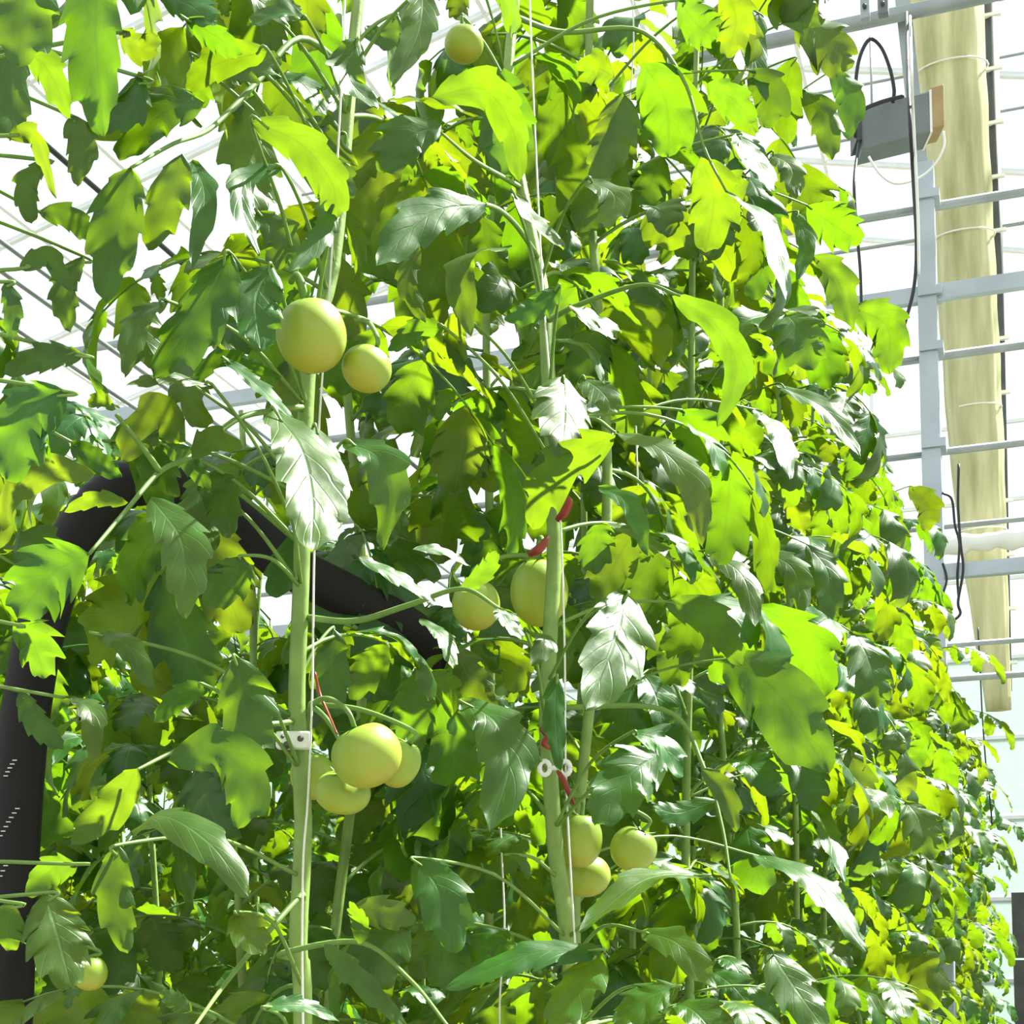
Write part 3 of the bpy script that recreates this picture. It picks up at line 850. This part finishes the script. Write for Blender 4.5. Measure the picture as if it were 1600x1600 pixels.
H([(500, 240), (530, 290), (505, 360)], 60, 'd', 1.45, pl=A1)
H([(560, 60), (545, 120), (590, 170)], 60, 'd', 1.5, pl=A1)
H([(480, 30), (440, 20), (390, 40)], 50, 'd', 1.45, pl=A1)
# --- lower left
r6 = rachis([(440, 1130), (350, 1140), (280, 1170), (210, 1205)], along(1.48, 1.3, 4), A1)
H([(368, 1025), (380, 1100), (392, 1195)], 88, 'm', 1.33, pl=A1)
H([(262, 1190), (345, 1175), (385, 1230), (372, 1295)], 84, 'm', 1.3, pl=A1, rach=r6)
H([(215, 1200), (180, 1260), (110, 1320)], 60, 'y', 1.28, pl=A1, rach=r6)
H([(205, 1300), (255, 1275), (330, 1320), (390, 1405)], 72, 'b', 1.22, pl=A1, rach=r6)
H([(185, 1320), (180, 1400), (200, 1490)], 60, 'm', 1.28, pl=A1)
H([(70, 1395), (90, 1460), (112, 1545)], 100, 'd', 1.12, pl=A0)
H([(20, 1410), (10, 1450), (15, 1485)], 60, 'y', 1.1, pl=A0)
H([(120, 1350), (80, 1360), (40, 1400)], 50, 'y', 1.14, pl=A0)
H([(370, 1425), (385, 1455), (412, 1492)], 60, 'b', 1.2, pl=A1)
r7 = rachis([(470, 1400), (400, 1478), (350, 1540), (300, 1610)], along(1.48, 1.2, 4), A1)
H([(300, 1580), (275, 1565), (250, 1550)], 30, 'd', 1.2, pl=A1, rach=r7)
r8 = rachis([(440, 1490), (560, 1472), (640, 1530), (705, 1610)], along(1.48, 1.3, 4), A1)
H([(560, 1475), (565, 1440), (548, 1408)], 34, 'y', 1.36, pl=A1, rach=r8)
H([(548, 1420), (595, 1425), (650, 1440)], 52, 'm', 1.36, pl=A1, rach=r8)
H([(505, 1475), (560, 1530), (640, 1610)], 40, 'd', 1.33, pl=A1, rach=r8)
H([(410, 1575), (470, 1570), (530, 1595)], 36, 'w', 1.25, pl=A1)
H([(150, 990), (200, 1010), (240, 1080)], 40, 'b', 1.4, pl=A1)
H([(100, 1090), (140, 1110), (145, 1190)], 46, 'w', 1.35, pl=A0)
H([(320, 1070), (280, 1090), (240, 1130)], 40, 'y', 1.36, pl=A1)
# --- middle
r2 = rachis([(480, 965), (555, 970), (640, 945), (722, 920), (782, 952)], along(1.5, 1.27, 5), A1)
H([(655, 968), (690, 995), (708, 1045)], 38, 'w', 1.30, pl=A1, rach=r2)
H([(645, 858), (690, 862), (735, 885)], 26, 'w', 1.28, pl=A1, rach=r2)
H([(560, 870), (620, 900), (680, 940)], 40, 'w', 1.29, pl=A1, rach=r2)
H([(780, 950), (790, 970), (815, 1000)], 40, 'w', 1.27, pl=A1, rach=r2)
H([(720, 925), (760, 890), (775, 860)], 30, 'y', 1.4, pl=A1, rach=r2)
H([(720, 1095), (775, 1130), (795, 1200), (765, 1300)], 92, 'd', 1.52, pl=A2)
H([(650, 1340), (690, 1400), (712, 1490)], 84, 'd', 1.5, pl=A2)
H([(520, 980), (520, 1050), (525, 1120)], 60, 'd', 1.55, pl=A1)
# --- upper middle
r4 = rachis([(800, 285), (740, 250), (690, 208)], along(1.82, 1.6, 3), A2)
H([(675, 152), (755, 140), (800, 200), (812, 285)], 66, 'y', 1.6, pl=A2, rach=r4)
H([(690, 195), (640, 215), (600, 270)], 88, 'm', 1.62, pl=A2, rach=r4)
H([(662, -20), (655, 50), (612, 135)], 52, 'b', 1.5, pl=A1)
r5 = rachis([(840, 400), (800, 345), (760, 320), (700, 325)], along(1.82, 1.5, 4), A2)
H([(760, 318), (670, 335), (588, 415)], 74, 'd', 1.5, pl=A2, rach=r5)
H([(800, 385), (720, 410), (735, 525)], 58, 'b', 1.55, pl=A2, rach=r5)
H([(655, 385), (635, 440), (665, 505)], 34, 'd', 1.5, pl=A2, rach=r5)
H([(915, 280), (960, 305), (950, 358)], 60, 'b', 1.6, pl=A2)
H([(875, 448), (835, 480), (788, 500)], 42, 'd', 1.6, pl=A2)
H([(695, 512), (650, 515), (606, 548)], 36, 'y', 1.6, pl=A2)
H([(715, 485), (712, 530), (722, 585)], 40, 'y', 1.6, pl=A2)
H([(800, 300), (835, 350), (880, 390)], 50, 'w', 1.6, pl=A2)
H([(620, 20), (600, 60), (570, 40)], 40, 'm', 1.6, pl=A1)
H([(540, 210), (500, 200), (560, 260)], 40, 'd', 1.55, pl=A1)
# --- plant 2 and right of it
r12 = rachis([(858, 500), (900, 478), (1000, 445), (1062, 462)], along(1.8, 1.55, 4), A2)
H([(888, 478), (920, 495), (972, 518)], 74, 'w', 1.55, pl=A2, rach=r12, depth=.15)
H([(1050, 462), (1120, 510), (1150, 580), (1120, 668)], 50, 'y', 1.6, pl=A2, rach=r12)
H([(868, 530), (920, 545), (945, 600)], 30, 'w', 1.56, pl=A2, rach=r12)
H([(880, 588), (882, 640), (878, 712)], 92, 'w', 1.68, pl=A2, depth=.2)
H([(908, 590), (938, 610), (965, 645)], 54, 'b', 1.70, pl=A2)
r13 = rachis([(862, 700), (920, 655), (962, 676)], along(1.77, 1.6, 3), A2)
H([(962, 680), (900, 710), (850, 760), (832, 828)], 84, 'y', 1.57, pl=A2, rach=r13, depth=.6)
H([(962, 676), (1030, 700), (1080, 760), (1098, 855)], 54, 'b', 1.58, pl=A2, rach=r13)
H([(935, 760), (985, 790), (1012, 870)], 34, 'b', 1.6, pl=A2, rach=r13)
H([(978, 925), (960, 1000), (915, 1110)], 100, 'w', 1.5, pl=A2)
H([(870, 1055), (868, 1120), (876, 1205)], 40, 'd', 1.55, pl=A2)
H([(820, 985), (850, 1000), (830, 1040)], 40, 'w', 1.5, pl=A2)
H([(985, 1145), (1030, 1160), (1065, 1215)], 84, 'w', 1.52, pl=A2, depth=.45)
H([(1040, 1175), (985, 1210), (930, 1290)], 96, 'd', 1.58, pl=A2)
H([(1105, 1368), (1010, 1375), (905, 1455)], 64, 'b', 1.45, pl=A2)
H([(945, 1485), (830, 1490), (695, 1545)], 62, 'b', 1.38, pl=A2)
H([(930, 1495), (900, 1540), (860, 1610)], 90, 'b', 1.38, pl=A2)
H([(1000, 1455), (1060, 1475), (1120, 1545)], 54, 'b', 1.5, pl=A2)
H([(1060, 1540), (1010, 1560), (960, 1600)], 80, 'b', 1.5, pl=A2)
H([(790, 1335), (815, 1345), (825, 1375)], 22, 'w', 1.65, pl=A2)
# --- right face
r3 = rachis([(880, 50), (1000, 48), (1068, 125), (1100, 230), (1135, 300)], along(1.95, 1.95, 5), A2)
H([(1095, 245), (1115, 310), (1102, 395)], 80, 'y', 1.95, pl=A2, rach=r3)
H([(1005, 100), (1040, 160), (1045, 245)], 105, 'y', 1.95, pl=A2, rach=r3)
H([(1105, 130), (1145, 155), (1180, 190)], 52, 'y', 1.95, pl=A2, rach=r3)
H([(960, 120), (930, 110), (900, 160)], 60, 'y', 1.95, pl=A2, rach=r3)
H([(972, 145), (960, 210), (925, 285)], 70, 'm', 1.95, pl=A2, rach=r3)
H([(975, 260), (970, 290), (985, 320)], 34, 'y', 1.95, pl=A2, rach=r3)
H([(1135, 300), (1200, 350), (1228, 470)], 46, 'w', 1.95, pl=A2, rach=r3)
H([(1150, 210), (1180, 250), (1205, 300)], 56, 'w')
H([(1240, 30), (1290, 60), (1325, 110)], 95, 'm')
H([(1130, -20), (1150, 30), (1135, 90)], 60, 'y')
H([(1210, -20), (1230, 10), (1290, 30)], 60, 'm')
H([(1170, 110), (1200, 150), (1195, 200)], 60, 'y')
H([(1060, 0), (1090, 40), (1120, 60)], 60, 'y')
H([(1250, 140), (1290, 180), (1300, 250)], 56, 'm')
H([(1200, 240), (1235, 260), (1245, 310)], 44, 'b')
H([(1270, 400), (1310, 440), (1330, 520)], 56, 'm')
H([(1185, 20), (1180, 90), (1198, 158)], 36, 'd')
H([(1240, 90), (1225, 150), (1232, 225)], 56, 'y')
H([(1300, 110), (1330, 150), (1325, 220)], 50, 'm')
H([(1260, 320), (1300, 350), (1345, 380)], 70, 'y')
H([(1240, 330), (1260, 380), (1245, 440)], 30, 'b')
H([(1330, 480), (1385, 510), (1390, 585)], 66, 'y')
H([(1210, 600), (1290, 640), (1345, 715)], 40, 'b')
H([(1180, 640), (1220, 680), (1235, 750)], 50, 'w')
H([(1060, 640), (1090, 680), (1060, 720)], 80, 'y')
H([(1420, 760), (1450, 790), (1445, 830)], 40, 'y')
H([(1260, 850), (1295, 900), (1285, 985)], 50, 'd')
H([(1190, 860), (1240, 890), (1255, 960)], 46, 'b')
H([(1130, 1030), (1210, 1080), (1295, 1210)], 120, 'm')
H([(1325, 1170), (1345, 1240), (1330, 1320)], 52, 'm')
H([(1175, 1335), (1270, 1375), (1355, 1490)], 58, 'b')
H([(1250, 1210), (1290, 1290), (1320, 1380)], 50, 'w')
H([(1310, 1545), (1370, 1555), (1435, 1605)], 56, 'b')
H([(1200, 1480), (1240, 1540), (1290, 1610)], 80, 'd')
H([(1400, 1490), (1440, 1520), (1450, 1580)], 80, 'm')
H([(1540, 1320), (1570, 1330), (1590, 1365)], 20, 'd', 12.0)
H([(1100, 860), (1160, 900), (1180, 980)], 46, 'b')
H([(1040, 940), (1110, 970), (1160, 1040)], 60, 'y')
r9 = rachis([(1040, 1110), (1100, 1200), (1128, 1290), (1142, 1375)], along(1.75, 1.62, 4), A2)
H([(1095, 1200), (1130, 1240), (1150, 1300)], 40, 'd', 1.64, pl=A2, rach=r9)
H([(1120, 1250), (1060, 1270), (1020, 1260)], 40, 'd', 1.66, pl=A2, rach=r9)

# ------------------------------------------------------------------ tomatoes
def tomato_geo(rx, rz, seed):
    r = random.Random(seed); ph = r.uniform(0, 6); nl, ns = 22, 28
    V, FA = [], []
    for i in range(nl + 1):
        th = math.pi * i / nl
        s, c = math.sin(th), math.cos(th)
        for j in range(ns):
            a = 2 * math.pi * j / ns
            rib = 1 + 0.018 * math.cos(5 * a + ph) * s ** 2 * (0.4 + 0.6 * max(c, 0)) + 0.012 * math.cos(2 * a + ph)
            dent = 1 - 0.16 * math.exp(-(th / 0.42) ** 2)
            V.append((rx * s ** 0.94 * rib * math.cos(a), rx * s ** 0.94 * rib * math.sin(a), rz * c * dent))
        if i:
            for j in range(ns):
                j2 = (j + 1) % ns; o = (i - 1) * ns
                FA.append((o + j, o + ns + j, o + ns + j2, o + j2))
    return np.array(V), FA

def calyx_geo(R, seed):
    r = random.Random(seed); V, FA = [], []
    n = 6
    for k in range(n):
        a = 2 * math.pi * k / n + r.uniform(-.2, .2); L = R * r.uniform(.65, .95); o = len(V)
        d = np.array([math.cos(a), math.sin(a), 0]); p = np.array([-math.sin(a), math.cos(a), 0])
        lift = r.uniform(.1, .8)
        for i in range(6):
            t = i / 5; wv = R * .13 * (1 - t) ** .7 + .0004
            c = d * (L * t) + np.array([0, 0, 1]) * (R * (0.02 - 0.16 * t + lift * .5 * t * t))
            V += [c - p * wv, c + np.array([0, 0, -.15 * wv]), c + p * wv]
            if i:
                b = o + (i - 1) * 3
                FA += [(b, b + 1, b + 4, b + 3), (b + 1, b + 2, b + 5, b + 4)]
    pv, pf = tube([(0, 0, -.003), (0, 0, R * .12)], [R * .09, R * .07], 8)
    return merge([(np.array(V), FA), (pv, pf)])

def tomato(P, x, y, Z, rx, ry, tilt=(0, 0), joint=None, label=None, seed=1):
    s = Z / F; c = at(x, y, Z)
    R, RZ = rx * s, ry * s
    Mx = Matrix.Translation(c - P['loc']) @ Matrix.Rotation(tilt[0], 4, 'X') @ Matrix.Rotation(tilt[1], 4, 'Y')
    t = link('tomato', mesh('tomato', *tomato_geo(R, RZ, seed), 'fruit'), P['root'], Mx)
    if label: t['label'] = label
    link('calyx', mesh('calyx', *calyx_geo(R * .8, seed), 'calyx'), t, Matrix.Translation((0, 0, RZ * .86)))
    top = Mx @ Vector((0, 0, RZ * .9)) + P['loc']
    up = (Mx.to_3x3() @ Vector((0, 0, 1)))
    j = at(*joint) if joint else stem_at(P, top.z + .05)
    path = smooth_path([top - up * .002, top + up * R * .55, (top + up * R * .7 + j) / 2 + Vector((0, 0, .006)), j], 20)
    v, f = tube(path, [.0024, .0024, .0032], 7)
    link('truss_stalk', mesh('truss_stalk', v - np.array(P['loc']), f, 'rachis'), P['root'])
    return t
tomato(A1, 487, 524, 1.40, 55, 57, (.15, -.12), (455, 440, 1.47), 'large pale green tomato', 1)
tomato(A1, 573, 576, 1.43, 39, 35, (-.25, .25), (560, 500, 1.5), 'small pale green tomato', 2)
j2 = (486, 1100, 1.49)
tomato(A1, 573, 1180, 1.39, 56, 51, (.25, -.35), j2, 'large glossy green tomato', 3)
tomato(A1, 624, 1192, 1.44, 33, 40, (.1, .5), j2, None, 4)
tomato(A1, 488, 1212, 1.56, 35, 38, (.1, -.1), j2, None, 5)
tomato(A1, 535, 1238, 1.45, 44, 34, (.3, .3), j2, None, 6)
tomato(A2, 843, 925, 1.82, 46, 54, (.1, 0), (850, 850, 1.77), 'pale green tomato behind the stem', 7)
tomato(A2, 744, 945, 1.72, 38, 40, (.1, 0), (845, 870, 1.76), None, 8)
tomato(A2, 906, 1312, 1.78, 36, 44, (.1, .1), (875, 1240, 1.76), None, 9)
tomato(A2, 990, 1326, 1.78, 37, 36, (.1, .5), (880, 1240, 1.76), None, 10)
tomato(A2, 915, 1368, 1.84, 40, 34, (.1, 0), (880, 1250, 1.76), None, 11)
tomato(A2, 725, 69, 1.82, 31, 27, (.1, 0), (790, 130, 1.86), 'small round green tomato high up', 12)
tomato(A0, 140, 1520, 1.45, 28, 28, (.1, 0), None, None, 13)

# ------------------------------------------------------------------ twine, clips, ties
def twine(pts, r, label, P=None):
    v, f = tube(smooth_path([at(*p) for p in pts], 40), r, 6)
    tag(link('support_twine', mesh('support_twine', v, f, 'twine')), label, 'twine', 'twines holding up the plants')
twine([(545, -160, 1.56), (539, 0, 1.54), (531, 180, 1.53), (515, 450, 1.51), (500, 640, 1.485), (491, 860, 1.475), (488, 1080, 1.475), (481, 1250, 1.475), (474, 1340, 1.47), (472, 1480, 1.475), (474, 1640, 1.475)], 0.0011,
      'white twine running down beside the stem with the white clip')
twine([(828, -160, 1.88), (828, 0, 1.86), (833, 140, 1.84), (839, 270, 1.82), (850, 480, 1.79), (873, 760, 1.74), (882, 1000, 1.73), (884, 1200, 1.73), (891, 1350, 1.73), (900, 1500, 1.73), (905, 1640, 1.73)], 0.0012,
      'white twine beside the stem with the red ties')
twine([(780, 1250, 2.1), (784, 1340, 2.1), (788, 1450, 2.1), (781, 1560, 2.1), (781, 1640, 2.1)], 0.0014, 'short pale twine hanging low between the two front stems')
twine([(992, 620, 2.3), (996, 740, 2.3), (1000, 850, 2.3), (1003, 960, 2.3)], 0.0014, 'pale twine hanging among leaves right of the white leaf')
twine([(985, -60, 2.4), (990, 60, 2.4), (984, 160, 2.4)], 0.0012, 'pale twine near the top centre among yellow leaves')

c1 = at(459, 1157, 1.485); s1 = 1.485 / F
ck = empty('stem_clip', c1); tag(ck, 'white plastic clip around the stem beside the tomato cluster', 'clip')
MR = Matrix((RT, -FH, Vector((0, 0, 1)))).transposed()
bevelled(link('band', mesh('band', *box((0, 0, 0), (54 * s1, 22 * s1, 27 * s1), MR), 'white', smooth=False), ck), 0.0025)
for (ox, oz, sz) in ((12, 1, 5), (-9, -9, 6), (-16, 4, 3)):
    q = RT * ox * s1 + Vector((0, 0, oz * s1)) - FH * 11.5 * s1
    v, f = tube([q - FH * .0004, q + FH * .002], sz * s1, 10)
    link('pin_hole', mesh('pin_hole', v, f, 'dot'), ck)
ring = [RT * 15 * s1 * math.cos(a) + FH * (22 * s1 + 15 * s1 * math.sin(a)) for a in np.linspace(0, 2 * math.pi, 17)]
link('ring', mesh('ring', *tube(ring, .002, 6), 'white'), ck)
c2 = at(867, 1200, 1.725); s2 = 1.725 / F
ck = empty('stem_clip', c2); tag(ck, 'white two-lobed plastic clip on the stem with red ties', 'clip')
for sx in (-16, 16):
    q = RT * sx * s2
    ringp = [q + RT * 8 * s2 * math.cos(a) + Vector((0, 0, 11 * s2 * math.sin(a))) for a in np.linspace(0, 2 * math.pi, 15)]
    link('lobe', mesh('lobe', *tube(ringp, 4 * s2, 8), 'white'), ck)
link('bridge', mesh('bridge', *tube([RT * -9 * s2, RT * 9 * s2], 4 * s2, 8), 'white'), ck)

def red(pts, wpx, Z, label):
    P = [at(x, y, Z + dz) for x, y, dz in pts]
    C = smooth_path(P, 16); V = []; FA = []
    W = wpx / F * Z / 2
    v, f = tube(C, [W * .7, W, W * .8, W * .5], 6)
    tag(link('red_tie', mesh('red_tie', v, f, 'red')), label, 'tie', 'red ties on the stems')
red([(492, 1050, 0), (500, 1085, 0), (513, 1115, -.02), (527, 1147, -.06)], 5, 1.47, 'thin red strip from the stem down to the big tomato cluster')
red([(872, 812, 0), (882, 800, -.01), (889, 784, -.01), (884, 776, .01)], 16, 1.74, 'red tie on the stem under the yellow lobed leaf')
red([(828, 866, -.01), (842, 858, -.02), (852, 846, -.01), (856, 840, 0)], 15, 1.74, 'rusty red tie on top of the tomato behind the stem')
red([(846, 1138, -.01), (856, 1150, -.02), (850, 1162, -.02), (860, 1170, -.01)], 12, 1.72, 'dark red knot on the stem above the two-lobed clip')
red([(872, 1205, 0), (882, 1222, -.01), (890, 1242, -.01), (900, 1262, .01)], 10, 1.72, 'red strip hanging below the two-lobed clip to the tomatoes')

# ------------------------------------------------------------------ black arched pipe
pp = [(0, 2900, 1.95), (2, 1900, 1.8), (12, 1600, 1.75), (22, 1350, 1.75), (36, 1150, 1.76), (60, 1000, 1.78), (98, 880, 1.8), (145, 800, 1.83), (205, 755, 1.86), (290, 768, 1.88),
      (370, 815, 1.9), (450, 882, 1.92), (540, 930, 1.95), (640, 985, 1.98), (700, 1040, 2.0)]
W3 = [at(*p) for p in pp]
W3[0].z = 0.0
path = smooth_path(W3, 110)
bp = empty('arched_pipe', W3[0]); tag(bp, 'black arched plastic pipe standing behind the leaves', 'pipe')
rad = [0.029 + (0.0012 * math.sin(i * 2.6) if 52 < i < 72 else 0) for i in range(110)]
link('hose', mesh('hose', *(lambda g: (g[0] - np.array(W3[0]), g[1]))(tube(path, rad, 18)), 'black'), bp)
# printed marks on the camera side of the pipe
for (x0, y0, n, dx_, dy_) in ((22, 1218, 5, 3.4, -6), (14, 1310, 7, 4.2, -7), (14, 1372, 4, 4, -8)):
    for k in range(n):
        x, y = x0 + dx_ * k, y0 + dy_ * k
        i = int(np.argmin([abs((Vector(q) - CAM).dot(UP) / (Vector(q) - CAM).dot(FW) - (PY0 - y) / F) for q in path[:60]]))
        axis = Vector(path[i]); Zc = (axis - CAM).dot(FW); pos = at(x, y, Zc)
        off = (pos - axis).dot(RT); dep = math.sqrt(max(0.029 ** 2 - off * off, 0)) + .0004
        q = axis + RT * off - FH * dep - Vector(W3[0])
        q.z = pos.z - W3[0].z
        link('print_mark', mesh('print_mark', *box(q, (0.0052, 0.0016, 0.0012), MR), 'print', smooth=False), bp)
